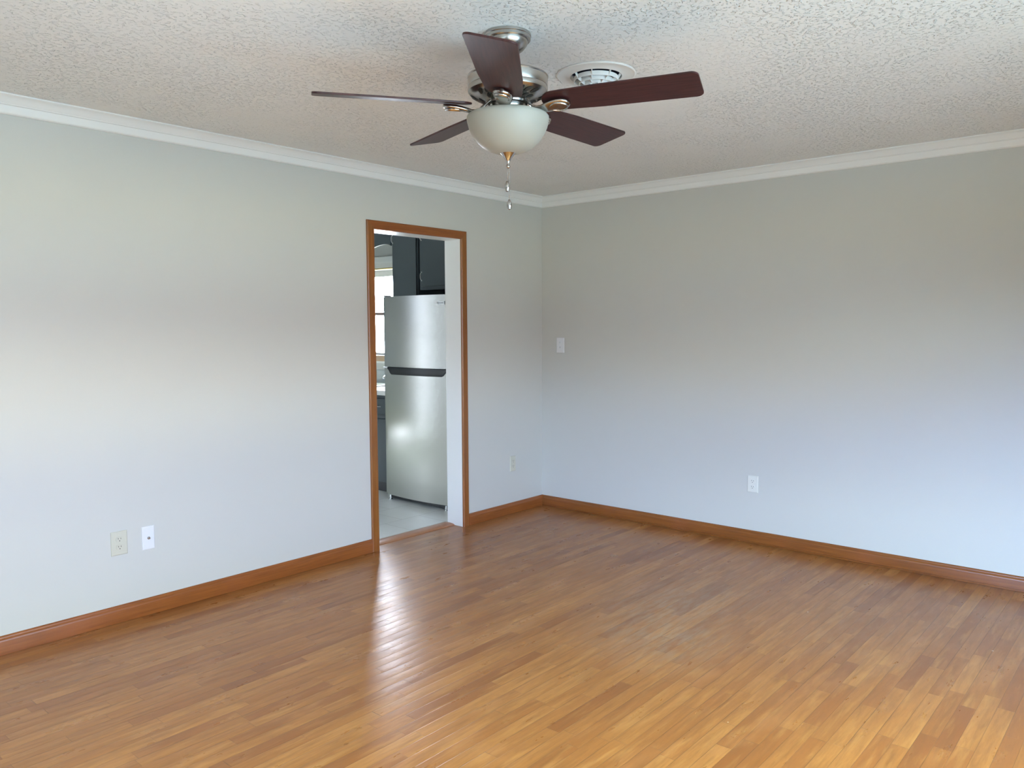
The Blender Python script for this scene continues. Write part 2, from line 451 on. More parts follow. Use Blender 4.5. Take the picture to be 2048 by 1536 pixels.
# ceiling with the round hole of the air register
VC = Vector((-2.250, -2.074)); VR = .103
def ceiling():
    b = MB(); bm = b.bm; n = 48
    c = [bm.verts.new((VC.x + VR * math.cos(2 * PI * k / n), VC.y + VR * math.sin(2 * PI * k / n), H)) for k in range(n)]
    q = [bm.verts.new(p) for p in ((XB - .2, YB - .2, H), (.15, YB - .2, H), (.15, .15, H), (XB - .2, .15, H))]
    ed = [bm.edges.new((c[k], c[(k + 1) % n])) for k in range(n)] + [bm.edges.new((q[k], q[(k + 1) % 4])) for k in range(4)]
    bmesh.ops.triangle_fill(bm, edges=ed, use_beauty=True)
    for f in list(bm.faces):
        m_ = f.calc_center_median()
        if (Vector((m_.x, m_.y)) - VC).length < VR * .98 and all((Vector((v.co.x, v.co.y)) - VC).length < VR * 1.01 for v in f.verts):
            bm.faces.remove(f)
    ret = bmesh.ops.extrude_face_region(bm, geom=bm.faces[:])
    for v in [g_ for g_ in ret['geom'] if isinstance(g_, bmesh.types.BMVert)]: v.co.z += .12
    bmesh.ops.recalc_face_normals(bm, faces=bm.faces)
    return b.obj('ceiling', M_ceil)
struct(ceiling())
# kitchen shell
struct(wall_hole(0, KX, KX + .14, WT, KY + .14, 0., H, [WIN_K]).obj('wall_kitchen_right', M_ktwall))
struct(wall_hole(0, KB - .14, KB, WT, KY + .14, 0., H, [OPEN_STREAK]).obj('wall_kitchen_left', M_ktwall))
struct(wall_hole(1, KY, KY + .14, KB, KX, 0., H, [OPEN_SPOT]).obj('wall_kitchen_far', M_ktwall))
struct(MB().box((KB - .14, .09, -.12), (KX + .14, KY + .14, 0.)).obj('floor_kitchen', M_tile))
struct(MB().box((KB - .14, .15, H), (KX + .14, KY + .14, H + .12)).obj('ceiling_kitchen', M_crown))

# crown moulding: profile (distance from wall, drop from ceiling)
CR = [(0, .0005), (.058, .0005), (.058, .006), (.053, .010), (.047, .012), (.042, .017), (.034, .026), (.028, .034), (.024, .038), (.024, .041), (.018, .043), (.016, .047), (.014, .072), (.010, .0785), (.004, .081), (0, .081)]
def crown(name, axis, a, b, sgn, at):
    return struct(MB().prism([(at + sgn * d, H - z_) if axis == 0 else (at + sgn * d, H - z_) for d, z_ in CR], axis, a, b).obj(name, M_crown, smooth=40))
# mitred runs: build with per-point ends so corners meet on the diagonal
def run(name, prof, m_, kind_axis, wall, start, end, mitre_end=True, top=True, smooth=40):
    b = MB(); bm = b.bm; A = []; B = []
    for d, z_ in prof:
        zz = H - z_ if top else z_
        if kind_axis == 0:   # along x on wall y=0, room at -y
            A.append(bm.verts.new((start, wall - d, zz))); B.append(bm.verts.new((end - (d if mitre_end else 0), wall - d, zz)))
        else:                # along y on wall x=0, room at -x
            A.append(bm.verts.new((wall - d, start, zz))); B.append(bm.verts.new((wall - d, end - (d if mitre_end else 0), zz)))
    n = len(A); bm.faces.new(A); bm.faces.new(B[::-1])
    for k in range(n): bm.faces.new((A[k], A[(k + 1) % n], B[(k + 1) % n], B[k]))
    bmesh.ops.recalc_face_normals(bm, faces=bm.faces)
    return struct(b.obj(name, m_, smooth=smooth))
run('trim_1', CR, M_crown, 0, 0., XB, 0.)
run('trim_2', CR, M_crown, 1, 0., YB, 0.)
BS = [(0, 0.001), (.013, .001), (.0135, .060), (.0115, .070), (.0085, .073), (.0085, .078), (.006, .083), (.002, .0855), (0, .0855)]
CW = .056
run('baseboard_left', BS, M_wx, 0, 0., XB, DX0 - CW, False, False)
run('baseboard_left', BS, M_wx, 0, 0., DX1 + CW, 0., True, False)
BS2 = [(0, .001), (.006, .001), (.006, .011), (.0135, .014)] + BS[2:]
run('baseboard_right', BS2, M_wy, 1, 0., YB, 0., True, False)

# doorway: stained casing and white jambs
door = struct(empty('door_1', (0, 0, 0)))
def casing_prof(): return [(0, 0), (0, .010), (.006, .015), (.016, .016), (.040, .012), (.050, .013), (.056, .010), (.056, 0)]
def casing(x_in, sgn):
    b = MB(); bm = b.bm; lo = []; hi = []
    for wv, d in casing_prof():
        xx = x_in + sgn * wv
        lo.append(bm.verts.new((xx, -d, .0005))); hi.append(bm.verts.new((xx, -d, DH + wv)))
    n = len(lo); bm.faces.new(lo); bm.faces.new(hi[::-1])
    for k in range(n): bm.faces.new((lo[k], lo[(k + 1) % n], hi[(k + 1) % n], hi[k]))
    bmesh.ops.recalc_face_normals(bm, faces=bm.faces)
    return b.obj('casing', M_wz, door, smooth=30)
casing(DX0, -1); casing(DX1, 1)
b = MB(); bm = b.bm; A = []; B = []
for wv, d in casing_prof():
    A.append(bm.verts.new((DX0 - wv, -d, DH + wv))); B.append(bm.verts.new((DX1 + wv, -d, DH + wv)))
n = len(A); bm.faces.new(A); bm.faces.new(B[::-1])
for k in range(n): bm.faces.new((A[k], A[(k + 1) % n], B[(k + 1) % n], B[k]))
bmesh.ops.recalc_face_normals(bm, faces=bm.faces)
b.obj('casing', M_wx, door, smooth=30)
MB().box((DX0 - .012, .0005, .0005), (DX0, WT + .004, DH), .001).obj('jamb', M_trim, door)
MB().box((DX1, .0005, .0005), (DX1 + .012, WT + .004, DH), .001).obj('jamb', M_trim, door)
MB().box((DX0 - .012, .0005, DH), (DX1 + .012, WT + .004, DH + .0115), .001).obj('head_jamb', M_trim, door)
# threshold reducer strip
thr = MB().prism([(.082, .0005), (.082, .004), (.094, .0085), (.118, .012), (.150, .013), (.176, .011), (.185, .006), (.185, .0005)], 0, DX0 + .0005, DX1 - .0005).obj('threshold', M_thr, smooth=35)
tag(thr, 'rounded wooden threshold strip across the doorway floor between wood boards and kitchen tile', 'threshold')

# front and side windows behind the photographer
def window_frame(name, axis, at, w_, depth, cols, rows, m_=M_trim):
    root = struct(empty(name, (0, 0, 0)))
    u0, u1, z0, z1 = w_; f = min(.05, (u1 - u0) * .2)
    def bx(b, ua, ub, za, zb, ta, tb):
        b.box((ta, ua, za), (tb, ub, zb)) if axis == 0 else b.box((ua, ta, za), (ub, tb, zb))
    b = MB(); ta, tb = at + depth[0], at + depth[1]
    bx(b, u0, u0 + f, z0, z1, ta, tb); bx(b, u1 - f, u1, z0, z1, ta, tb)
    bx(b, u0 + f, u1 - f, z0, z0 + f, ta, tb); bx(b, u0 + f, u1 - f, z1 - f, z1, ta, tb)
    b.obj('window_frame', m_, root)
    b = MB(); g_ = .014
    for k in range(1, cols):
        u = u0 + f + (u1 - u0 - 2 * f) * k / cols; bx(b, u - g_, u + g_, z0 + f, z1 - f, ta + .01, tb - .01)
    cu = [u0 + f + (u1 - u0 - 2 * f) * k / cols for k in range(cols + 1)]
    for k in range(1, rows):
        zz = z0 + f + (z1 - z0 - 2 * f) * k / rows
        for c0, c1 in zip(cu, cu[1:]): bx(b, c0 + (g_ if c0 > u0 + f + .001 else 0), c1 - (g_ if c1 < u1 - f - .001 else 0), zz - g_, zz + g_, ta + .01, tb - .01)
    b.obj('window_bar', m_, root)
    return root
window_frame('window_2', 1, YB, WIN_F, (-.11, -.06), 4, 1)
window_frame('window_5', 0, XB, WIN_S, (-.11, -.06), 2, 2)
window_frame('streak_opening', 0, KB, OPEN_STREAK, (-.10, -.05), 1, 3)  # frame of the opening added for the refrigerator's bright streak
window_frame('spot_opening', 1, KY, OPEN_SPOT, (.05, .10), 1, 1)  # frame of the low slot added to put a hot spot on the refrigerator

# kitchen window
kw = struct(empty('window_1', (0, 0, 0)))
y0, y1, z0, z1 = WIN_K
b = MB()      # white head and side trim on the wall
b.box((KX - .018, y0 - .06, z1 + .0), (KX, y1 + .06, z1 + .062)).box((KX - .030, y0 - .08, z1 + .062), (KX, y1 + .08, z1 + .125), .006)
b.box((KX - .018, y0 - .06, z0), (KX, y0, z1)).box((KX - .018, y1, z0), (KX, y1 + .06, z1))
b.obj('casing', M_trim, kw)
b = MB(); fx0, fx1 = KX + .05, KX + .09
b.box((fx0, y0, z1 - .058), (fx1, y1, z1)).box((fx0, y0, z0), (fx1, y0 + .035, z1 - .058)).box((fx0, y1 - .035, z0), (fx1, y1, z1 - .058)).box((fx0, y0 + .035, z0), (fx1, y1 - .035, z0 + .02))
b.obj('sash', M_lwood, kw)
MB().box((fx0 - .005, y0 + .035, 1.552), (fx1 + .005, y1 - .035, 1.580)).obj('meeting_rail', mat('brown meeting rail', (.20, .14, .13), .5), kw)
MB().box((fx0 + .018, y0 + .035, z0 + .02), (fx0 + .022, y1 - .035, z1 - .058)).obj('pane', M_glass, kw)
MB().box((KX - .045, y0 - .08, z0 - .030), (KX + .05, y1 + .08, z0), .004).box((KX - .020, y0 - .06, z0 - .058), (KX, y1 + .06, z0 - .030)).obj('sill', M_sill, kw)
MB().box((KX - .014, y0 - .06, z0 - .078), (KX, y1 + .06, z0 - .058)).obj('apron', M_trim, kw)
rod = empty('curtain_rod', (KX - .04, (y0 + y1) / 2, z1 + .008))
tag(rod, 'thin brass curtain rod across the top of the kitchen window', 'curtain rod')
b = MB().tube([(0, -.64, 0), (0, .64, 0)], .007, 12); b.obj('rod', M_brass, rod, smooth=50)
for s in (-1, 1): MB().tube([(0, s * .635, 0), (.022, s * .645, 0)], .005, 8).obj('bracket', M_brass, rod, smooth=50)

# ------------------------------------------------------------------ kitchen cabinets
FX = -.50          # base cabinet face
def pull(b, x, yy, zz, L=.09, vert=True):
    h = L / 2; pts = []
    for k in range(9):
        t = -1 + 2 * k / 8; d = .017 * (1 - t ** 4); q = t * h
        pts.append((x - d, yy, zz + q) if vert else (x - d, yy + q, zz))
    b.tube(pts, .0030, 8)
    for s in (-1, 1):
        p = (x + .001, yy, zz + s * h) if vert else (x + .001, yy + s * h, zz)
        b.box((p[0] - .003, p[1] - .005, p[2] - .005), (p[0], p[1] + .005, p[2] + .005))
    return b
Y0 = 1.19
def base_cab(label, ya, yb, drawers):
    r = empty('base_cabinet', (FX, (ya + yb) / 2, 0)); tag(r, label, 'cabinet', 'slate base cabinets under the white countertop')
    o = lambda yy: yy - (ya + yb) / 2
    bd_ = MB(); xb_ = KX - FX - .001; a_, c_ = o(ya) + .001, o(yb) - .001
    if drawers: bd_.box((.0, a_, .09), (xb_, c_, .8525))
    else:          # open topped carcass so the basin hangs inside
        bd_.box((.0, a_, .09), (xb_, c_, .68)).box((.0, a_, .68), (.018, c_, .8525)).box((.018, a_, .68), (xb_, a_ + .018, .8525)).box((.018, c_ - .018, .68), (xb_, c_, .8525))
    bd_.obj('body', M_slate, r)
    MB().box((.035, o(ya) + .001, .0005), (KX - FX - .001, o(yb) - .001, .0895)).obj('toe_kick', M_dkgrey, r)
    n = max(1, round((yb - ya) / .45)); wd = (yb - ya) / n
    for k in range(n):
        a, c = o(ya) + k * wd + .012, o(ya) + (k + 1) * wd - .012
        if drawers:
            d = MB().box((-.018, a, .690), (-.0005, c, .822), .003).obj('drawer', M_slate, r)
            pull(MB(), -.018, (a + c) / 2, .752, .095, False).obj('handle', M_chrome, d, smooth=40)
        e = MB().box((-.018, a, .10), (-.0005, c, .645), .003).obj('door', M_slate, r)
        pull(MB(), -.018, c - .04, .58, .09).obj('handle', M_chrome, e, smooth=40)
    return r
base_cab('slate blue base cabinet beside the refrigerator with a chrome drawer pull', Y0, 1.64, True)
base_cab('slate blue sink base cabinet under the kitchen window', 1.64, 2.54, False)
base_cab('slate blue base cabinet at the far end of the counter', 2.54, 3.44, True)
# countertop with a real basin hole
SB = (-.42, -.06, 1.72, 2.36)
b = MB(); ct0, ct1 = .853, .8925; xf = -.535; xbk = KX - .001
for (xa, xb_, ya, yb) in ((xf, SB[0], Y0, 3.46), (SB[1], xbk, Y0, 3.46), (SB[0], SB[1], Y0, SB[2]), (SB[0], SB[1], SB[3], 3.46)):
    b.box((xa, ya, ct0), (xb_, yb, ct1))
bmesh.ops.remove_doubles(b.bm, verts=b.bm.verts, dist=1e-5)
ctp = b.obj('countertop', M_counter)
tag(ctp, 'long white laminate countertop with a thick front edge under the kitchen window', 'countertop')
bs = MB().box((KX - .014, Y0, .8925), (KX - .0005, 3.46, 1.018), .002).obj('backsplash', M_splash, ctp); bs['label'] = 'pale grey backsplash strip'
snk = empty('kitchen_sink', ((SB[0] + SB[1]) / 2, (SB[2] + SB[3]) / 2, .8925)); tag(snk, 'white kitchen sink set in the countertop below the window', 'sink')
sx, sy = (SB[1] - SB[0]) / 2, (SB[3] - SB[2]) / 2
b = MB()
for q in (((-sx - .03, -sy - .03), (sx + .03, -sy + .012)), ((-sx - .03, sy - .012), (sx + .03, sy + .03)), ((-sx - .03, -sy + .012), (-sx + .012, sy - .012)), ((sx - .012, -sy + .012), (sx + .03, sy - .012))):
    b.box((*q[0], .0005), (*q[1], .012), .003)
b.obj('rim', M_trim, snk)
b = MB()
b.box((-sx + .002, -sy + .002, -.16), (-sx + .01, sy - .002, 0)).box((sx - .01, -sy + .002, -.16), (sx - .002, sy - .002, 0)).box((-sx + .01, -sy + .002, -.16), (sx - .01, -sy + .01, 0)).box((-sx + .01, sy - .01, -.16), (sx - .01, sy - .002, 0)).box((-sx + .01, -sy + .01, -.16), (sx - .01, sy - .01, -.152))
b.obj('basin', M_trim, snk)
fa = empty('faucet', (.055, 1.86, .8930)); tag(fa, 'small chrome faucet with a lever handle on the counter behind the sink', 'faucet')
MB().box((-.028, -.12, .0), (.028, .12, .012), .006).obj('base_plate', M_chrome, fa, smooth=40)
for s in (.085, -.085):
    h = MB().lathe([(.026, .0125), (.027, .022), (.020, .036), (.013, .052), (.010, .058), (.014, .062), (.013, .070), (0, .073)], (0, s, 0), 24).obj('handle', M_chrome, fa, smooth=50)
    MB().tube([(0, s, .067), (-.020, s - .010, .071), (-.048, s - .018, .072)], [.006, .005, .006], 10).obj('lever', M_chrome, h, smooth=50)
MB().tube([(0, 0, .012), (0, 0, .045), (-.02, -.005, .066), (-.07, -.015, .078), (-.13, -.03, .082), (-.15, -.035, .064)], [.014, .013, .012, .010, .009, .009], 14).obj('spout', M_chrome, fa, smooth=50)

# wall cabinets
UX = -.23
def wall_cab(label, ya, yb, za, zb, doors, stile=.018):
    r = empty('wall_cabinet', (UX, (ya + yb) / 2, za)); tag(r, label, 'cabinet', 'slate wall cabinets in the kitchen')
    o = lambda yy: yy - (ya + yb) / 2
    MB().box((0, o(ya) + .001, 0), (KX - UX - .001, o(yb) - .001, zb - za)).obj('body', M_slate, r)
    for (a, c, hy) in doors:
        d = MB().box((-.018, o(a), .030), (-.0005, o(c), zb - za - .05), .003).obj('door', M_slate, r)
        for hz in (.115 if zb - za < .8 else .30, zb - za - .19):
            pull(MB(), -.018, o(hy), hz, .07).obj('handle', M_white, d, smooth=40)
    return r
wall_cab('tall slate blue wall cabinet between the kitchen window and the refrigerator top', 1.178, 1.515, 1.40, 2.40, [(1.19, 1.492, 1.487)])
wall_cab('short slate blue wall cabinet above the stainless refrigerator', .33, 1.158, 1.752, 2.40, [(.76, 1.132, 1.118), (.345, .75, .39)])
# scalloped valance over the sink window
va, vb = 1.516, 2.96; hw = .29; zlo = 2.150
pts = []
for k in range(0, 49):
    yy = va + (vb - va) * k / 48
    t = ((yy - va - .012) % hw) / hw
    pts.append((yy, 2.157 + .017 * math.sin(2 * PI * ((yy - va) / .50) * 1.0 + .35) if .02 < (yy - va) else 2.157))
poly = [(va, 2.40)] + pts + [(vb, 2.40)]
tag(MB().prism(poly, 0, UX - .018, UX - .0005).obj('valance', M_slate), 'slate blue scalloped wooden valance above the kitchen window', 'valance')
wall_cab('slate blue wall cabinet beyond the sink window', 2.96, 3.6, 1.40, 2.40, [(2.975, 3.585, 3.54)])

# ------------------------------------------------------------------ refrigerator
RY0, RY1 = .388, 1.150; RXF = -.652; BUL = .034; RW = RY1 - RY0
fr = empty('refrigerator', (0, 0, 0)); tag(fr, 'stainless steel top freezer refrigerator with bowed doors seen through the doorway', 'refrigerator')
MB().box((RXF + .065, RY0 + .004, .045), (.06, RY1 - .004, 1.660), .004).obj('body', M_dkgrey, fr)
def bow(yy): 
    t = (yy - (RY0 + RY1) / 2) / (RW / 2); return RXF - BUL * (1 - t * t)
def door_panel(name, za, zb):
    b = MB(); bm = b.bm; n = 40; rows = []
    ys = [RY0 + RW * k / n for k in range(n + 1)]
    prof = []      # outline in xy
    for yy in ys: prof.append((bow(yy), yy))
    r = .010
    prof[0] = (prof[0][0] + r, RY0); prof.insert(1, (bow(RY0 + .003) + .003, RY0 + .003)); prof[-1] = (prof[-1][0] + r, RY1); prof.insert(-1, (bow(RY1 - .003) + .003, RY1 - .003))
    prof += [(RXF + .060, RY1), (RXF + .060, RY0)]
    b.prism(prof, 2, za, zb)
    return b.obj(name, M_steel, fr, smooth=35)
d1 = door_panel('freezer_door', 1.112, 1.683)
d2 = door_panel('fresh_food_door', .048, 1.098)
# dark scoop handle at the top of the lower door
def scoop():
    b = MB(); bm = b.bm
    # strip following the bow, trapezoid outline
    ya, yb, za, zb = RY0 + .012, RY1 - .052, 1.050, 1.1095; ch = .055; n = 36
    F_, B_ = [], []
    def zlow(yy):
        if yy < ya + ch: t = (yy - ya) / ch
        elif yy > yb - ch: t = (yb - yy) / ch
        else: t = 1
        t = max(0, min(1, t)); t = t * t * (3 - 2 * t)
        return zb - .014 - (zb - .014 - za) * t
    ys = [ya + (yb - ya) * k / n for k in range(n + 1)]
    top = [(yy, zb) for yy in ys]; bot = [(yy, zlow(yy)) for yy in ys]
    rows = []
    for yy in ys:
        x0 = bow(yy); zl = zlow(yy)
        rows.append([bm.verts.new(p) for p in ((x0 + .02, yy, zl - .001), (x0 - .002, yy, zl - .001), (x0 - .0035, yy, zl + .004), (x0 + .004 if False else x0 - .001, yy, zl + .010 if zl + .010 < zb - .002 else zb - .003), (x0 - .0005, yy, zb - .002), (x0 + .02, yy, zb))])
    for a, c in zip(rows, rows[1:]):
        for k in range(6): bm.faces.new((a[k], a[(k + 1) % 6], c[(k + 1) % 6], c[k]))
    bm.faces.new(rows[0]); bm.faces.new(rows[-1][::-1])
    bmesh.ops.recalc_face_normals(bm, faces=bm.faces)
    return b.obj('handle', M_black, fr, smooth=30)
sc_ = scoop(); sc_['label'] = 'black recessed grip between the two doors'
MB().box((RXF + .001, RY0 + .003, 1.0985), (RXF + .06, RY1 - .003, 1.1115)).obj('gasket', M_black, fr)
MB().box((RXF - .012, RY1 - .050, 1.0990), (RXF + .03, RY1 + .0, 1.1105), .003).obj('hinge', M_white, fr)
MB().box((RXF - .002, RY1 - .045, 1.684), (RXF + .05, RY1 - .005, 1.694), .003).obj('hinge', M_dkgrey, fr)
MB().box((RXF + .03, RY0 + .03, .012), (RXF + .05, RY1 - .03, .046)).obj('kick_grille', M_black, fr)
for yy in (RY0 + .05, RY1 - .05):
    MB().lathe([(0, .0005), (.017, .0005), (.019, .006), (.012, .012), (.009, .044), (0, .044)], (RXF + .005, yy, 0), 20).obj('foot', M_chrome, fr, smooth=40)
# badge with its lettering
by = .462; bd = MB().box((bow(by) - .0035, by - .045, 1.606), (bow(by) + .004, by + .045, 1.632), .001).obj('badge', mat('badge silver', (.72, .73, .73), .3, .3), fr)
bd.rotation_euler = (0, 0, 0)
tcv = bpy.data.curves.new('badge_lettering', 'FONT'); tcv.body = 'FRIGIDAIRE'; tcv.size = .0145; tcv.align_x = 'CENTER'; tcv.align_y = 'CENTER'; tcv.extrude = .0006
to = bpy.data.objects.new('tmp', tcv); C.objects.link(to)
bpy.context.view_layer.update()
me = bpy.data.meshes.new_from_object(to.evaluated_get(bpy.context.evaluated_depsgraph_get())); bpy.data.objects.remove(to)
lo = bpy.data.objects.new('badge_lettering', me); C.objects.link(lo); me.materials.clear(); me.materials.append(mat('badge ink', (.12, .13, .14), .4))
lo.parent = bd; lo.location = (bow(by) - .0042, by, 1.619)
lo.rotation_euler = Matrix(((0, 0, -1), (-1, 0, 0), (0, 1, 0))).to_euler()

# ------------------------------------------------------------------ ceiling air register
vn = empty('ceiling_vent', (VC.x, VC.y, H)); tag(vn, 'round white air vent with concentric rings on the ceiling behind the fan', 'vent')
MB().lathe([(.157, -.0005), (.158, -.0035), (.154, -.0065), (.147, -.0055), (.126, -.006), (.110, -.010), (.104, -.012), (.1018, -.011), (.1018, .009)], n=72).obj('flange', M_vent, vn, smooth=40)
MB().lathe([(.1018, .010), (.1018, .10), (0, .10)], n=48).obj('duct', M_duct, vn, smooth=40)
RR = [.087, .067, .048, .029]; ZR = [-.029, -.039, -.047, -.052]; RH = .016
for r, zb_ in zip(RR, ZR):
    MB().lathe([(r, zb_ - .001), (r + .0016, zb_), (r + .0010, zb_ + RH), (r - .0010, zb_ + RH), (r - .0016, zb_), (r, zb_ - .001)], n=64).obj('ring', M_vent, vn, smooth=50)
MB().lathe([(0, -.057), (.010, -.056), (.012, -.052), (.012, -.040), (0, -.040)], n=24).obj('hub', M_vent, vn, smooth=40)
er = [.1015] + RR + [.011]; ez = [-.011] + ZR + [-.054]
for i in range(5):
    for k in range(8):
        a = math.radians(221 - 16 + (0, -3, -10, -22, 0)[i]) + 2 * PI * k / 8
        ro, ri, zo, zi = er[i] - .001, er[i + 1] + .001, ez[i], ez[i + 1]
        t = bmesh.new(); hw_ = .0011
        vs = [t.verts.new((r, y_, z_)) for y_ in (-hw_, hw_) for r, z_ in ((ri, zi), (ro, zo), (ro, zo + RH), (ri, zi + RH))]
        for q in ((0, 1, 2, 3), (7, 6, 5, 4), (0, 4, 5, 1), (1, 5, 6, 2), (2, 6, 7, 3), (3, 7, 4, 0)): t.faces.new([vs[j] for j in q])
        bmesh.ops.recalc_face_normals(t, faces=t.faces)
        b = MB(); b.merge(t, Matrix.Rotation(a, 4, 'Z')); b.obj('spoke', M_vent, vn)

# ------------------------------------------------------------------ ceiling fan
FC = (-2.8112, -2.0935); fan = empty('ceiling_fan', (FC[0], FC[1], H))
tag(fan, 'brushed nickel ceiling fan with five dark cherry blades and a frosted bowl light', 'ceiling fan')
def zf(z_): return z_ - H
def pr(l): return [(r, zf(z_)) for r, z_ in l]
MB().lathe(pr([(0, 2.4395), (.080, 2.4395), (.082, 2.437), (.082, 2.430), (.080, 2.428), (.080, 2.419), (.078, 2.4165), (.071, 2.416), (.0705, 2.410), (.066, 2.400), (.056, 2.388), (.044, 2.379), (.034, 2.374), (.030, 2.372), (.028, 2.368), (0, 2.368)]), n=64).obj('canopy', M_nick, fan, smooth=35)
MB().lathe(pr([(0, 2.378), (.022, 2.376), (.016, 2.370), (.0135, 2.365), (.0135, 2.300), (0, 2.300)]), n=32).obj('downrod', M_nick, fan, smooth=35)
# motor: domed top, side band, solid bottom with dark inlays for the shade in its cut-outs
b = MB()
b.lathe(pr([(0, 2.322), (.030, 2.322), (.034, 2.318), (.080, 2.314), (.115, 2.306), (.134, 2.299), (.1395, 2.296), (.1405, 2.293), (.1385, 2.290), (.1385, 2.262), (.1375, 2.260), (.1385, 2.258), (.1392, 2.252), (.1375, 2.244), (.130, 2.236), (.112, 2.226), (.085, 2.216), (.070, 2.210), (.068, 2.204), (0, 2.204)]), n=96)
b.mi = 1
def under(r):           # height of the solid underside at radius r
    P = [(.070, 2.210), (.085, 2.216), (.112, 2.226), (.130, 2.236)]
    for (a, za), (c, zc) in zip(P, P[1:]):
        if a <= r <= c + 1e-6: return za + (zc - za) * (r - a) / (c - a)
    return 2.236
def slot(a0, ra, rb, w0, w1, skew):
    t = bmesh.new(); n = 6; L = []; R_ = []
    for k in range(n + 1):
        f = k / n; r = ra + (rb - ra) * f; ww = (w0 + (w1 - w0) * f) * math.sin(PI * min(1, max(.12, f * .9 + .08))) ** .5
        a = a0 + skew * f; zz = zf(under(r)) - .0024
        for lst, s in ((L, -1), (R_, 1)):
            an = a + s * ww / r; lst.append(t.verts.new((r * math.cos(an), r * math.sin(an), zz)))
    for k in range(n): t.faces.new((L[k], L[k + 1], R_[k + 1], R_[k]))
    r_ = bmesh.ops.extrude_face_region(t, geom=t.faces[:])
    for v in [g_ for g_ in r_['geom'] if isinstance(g_, bmesh.types.BMVert)]: v.co.z += .001
    bmesh.ops.recalc_face_normals(t, faces=t.faces); b.merge(t)
PHI = 2.52684494
for k in range(5):
    for j in range(3):
        a = PHI + 2 * PI * (k + .5) / 5 + (j - 1) * .25
        slot(a, .107, .130, .0065, .0115, .12)
        slot(a + .08, .080, .101, .0040, .0075, .14)
b.obj('motor_housing', [M_nick, M_slot], fan, smooth=30)
MB().lathe(pr([(0, 2.2035), (.060, 2.2035), (.062, 2.200), (.060, 2.196), (.058, 2.190), (.0585, 2.172), (.062, 2.168), (.064, 2.163), (0, 2.163)]), n=64).obj('switch_housing', M_nick, fan, smooth=30)
# light bowl
prof = [(.052, 2.1725), (.100, 2.1715), (.128, 2.169), (.138, 2.165), (.1425, 2.159), (.1430, 2.151), (.1410, 2.140), (.1360, 2.122), (.1270, 2.102), (.1120, 2.080), (.0930, 2.061), (.0720, 2.048), (.0480, 2.040), (.0250, 2.0365), (.008, 2.036)]
MB().lathe(pr(prof), n=96).obj('light_bowl', M_bowl, fan, smooth=80)
MB().lathe(pr([(0, 2.050), (.027, 2.0415), (.0275, 2.038), (.024, 2.034), (.016, 2.024), (.009, 2.012), (.0065, 2.006), (.006, 1.996), (.0075, 1.994), (.0075, 1.989), (.005, 1.986), (0, 1.985)]), n=40).obj('finial', M_nickp, fan, smooth=40)
# blades and brackets
TH = -.2156; ZB = 2.190; PHB = .008
def blade_outline():
    L0, L1 = .128, .6605; w0, w1 = .062, .0765; rc = .024; P = []
    n = 18                      # rounded root
    for k in range(n + 1):
        a = PI / 2 + PI * k / n
        P.append((L0 + .052 + .052 * math.cos(a), w0 * math.sin(a)))
    x2 = L1
    P += [(L0 + .20, -(w0 + .010))]
    for k in range(7):
        a = -PI / 2 + (PI / 2) * k / 6; P.append((x2 - rc + rc * math.cos(a), -w1 + rc + rc * math.sin(a)))
    for k in range(7):
        a = (PI / 2) * k / 6; P.append((x2 - rc + rc * math.cos(a), w1 - rc + rc * math.sin(a)))
    P += [(L0 + .20, w0 + .010)]
    return P
bb = MB(); bb.prism(blade_outline(), 2, -.0032, .0032)
blade0 = bb.obj('blade', M_blade, fan, bevel=.0015)
def bracket_mesh():
    b = MB()
    # arm: hub -> dips under the blade -> oval pad; cross sections in (radial, width, z)
    st = [(.058, .020, .018, .007), (.070, .021, .010, .007), (.084, .021, -.004, .007), (.098, .020, -.017, .0065), (.112, .020, -.0235, .0065),
          (.128, .022, -.0245, .007), (.146, .027, -.0215, .008), (.166, .031, -.0175, .0085), (.186, .033, -.0150, .0085), (.204, .031, -.0140, .008), (.218, .022, -.0135, .0075), (.226, .008, -.0130, .006)]
    t = bmesh.new(); rings = []; n = 16
    for (r, hw_, zc, ht) in st:
        rings.append([t.verts.new((r, hw_ * math.copysign(abs(math.cos(2 * PI * k / n)) ** .7, math.cos(2 * PI * k / n)), zc + ht * math.copysign(abs(math.sin(2 * PI * k / n)) ** .8, math.sin(2 * PI * k / n)))) for k in range(n)])
    for a, c in zip(rings, rings[1:]):
        for k in range(n): t.faces.new((a[k], a[(k + 1) % n], c[(k + 1) % n], c[k]))
    t.faces.new(rings[0][::-1]); t.faces.new(rings[-1]); bmesh.ops.recalc_face_normals(t, faces=t.faces)
    b.merge(t)
    return b
br0 = bracket_mesh().obj('blade_bracket', M_nickp, blade0, smooth=60)
# oval polished inset on the pad underside, with a rounded rim
b = MB(); t = bmesh.new(); n = 40; RA, RB_ = .029, .024
rim = [(1.16, -.0215), (1.14, -.0262), (1.06, -.0272), (1.0, -.0258), (.97, -.0235)]
rows = []
for s, zz in rim: rows.append([t.verts.new((.187 + RA * s * math.cos(2 * PI * k / n), RB_ * s * math.sin(2 * PI * k / n), zz)) for k in range(n)])
for a, c in zip(rows, rows[1:]):
    for k in range(n): t.faces.new((a[k], a[(k + 1) % n], c[(k + 1) % n], c[k]))
t.faces.new(rows[-1]); t.faces.new(rows[0][::-1]); bmesh.ops.recalc_face_normals(t, faces=t.faces); b.merge(t)
pd0 = b.obj('bracket_pad', M_nickp, blade0, smooth=60)
def place_blade(o, k):
    a = PHI + 2 * PI * k / 5
    o.matrix_basis = Matrix.Rotation(a, 4, 'Z') @ Matrix.Translation((0, 0, zf(ZB + PHB))) @ Matrix.Rotation(TH, 4, 'X')
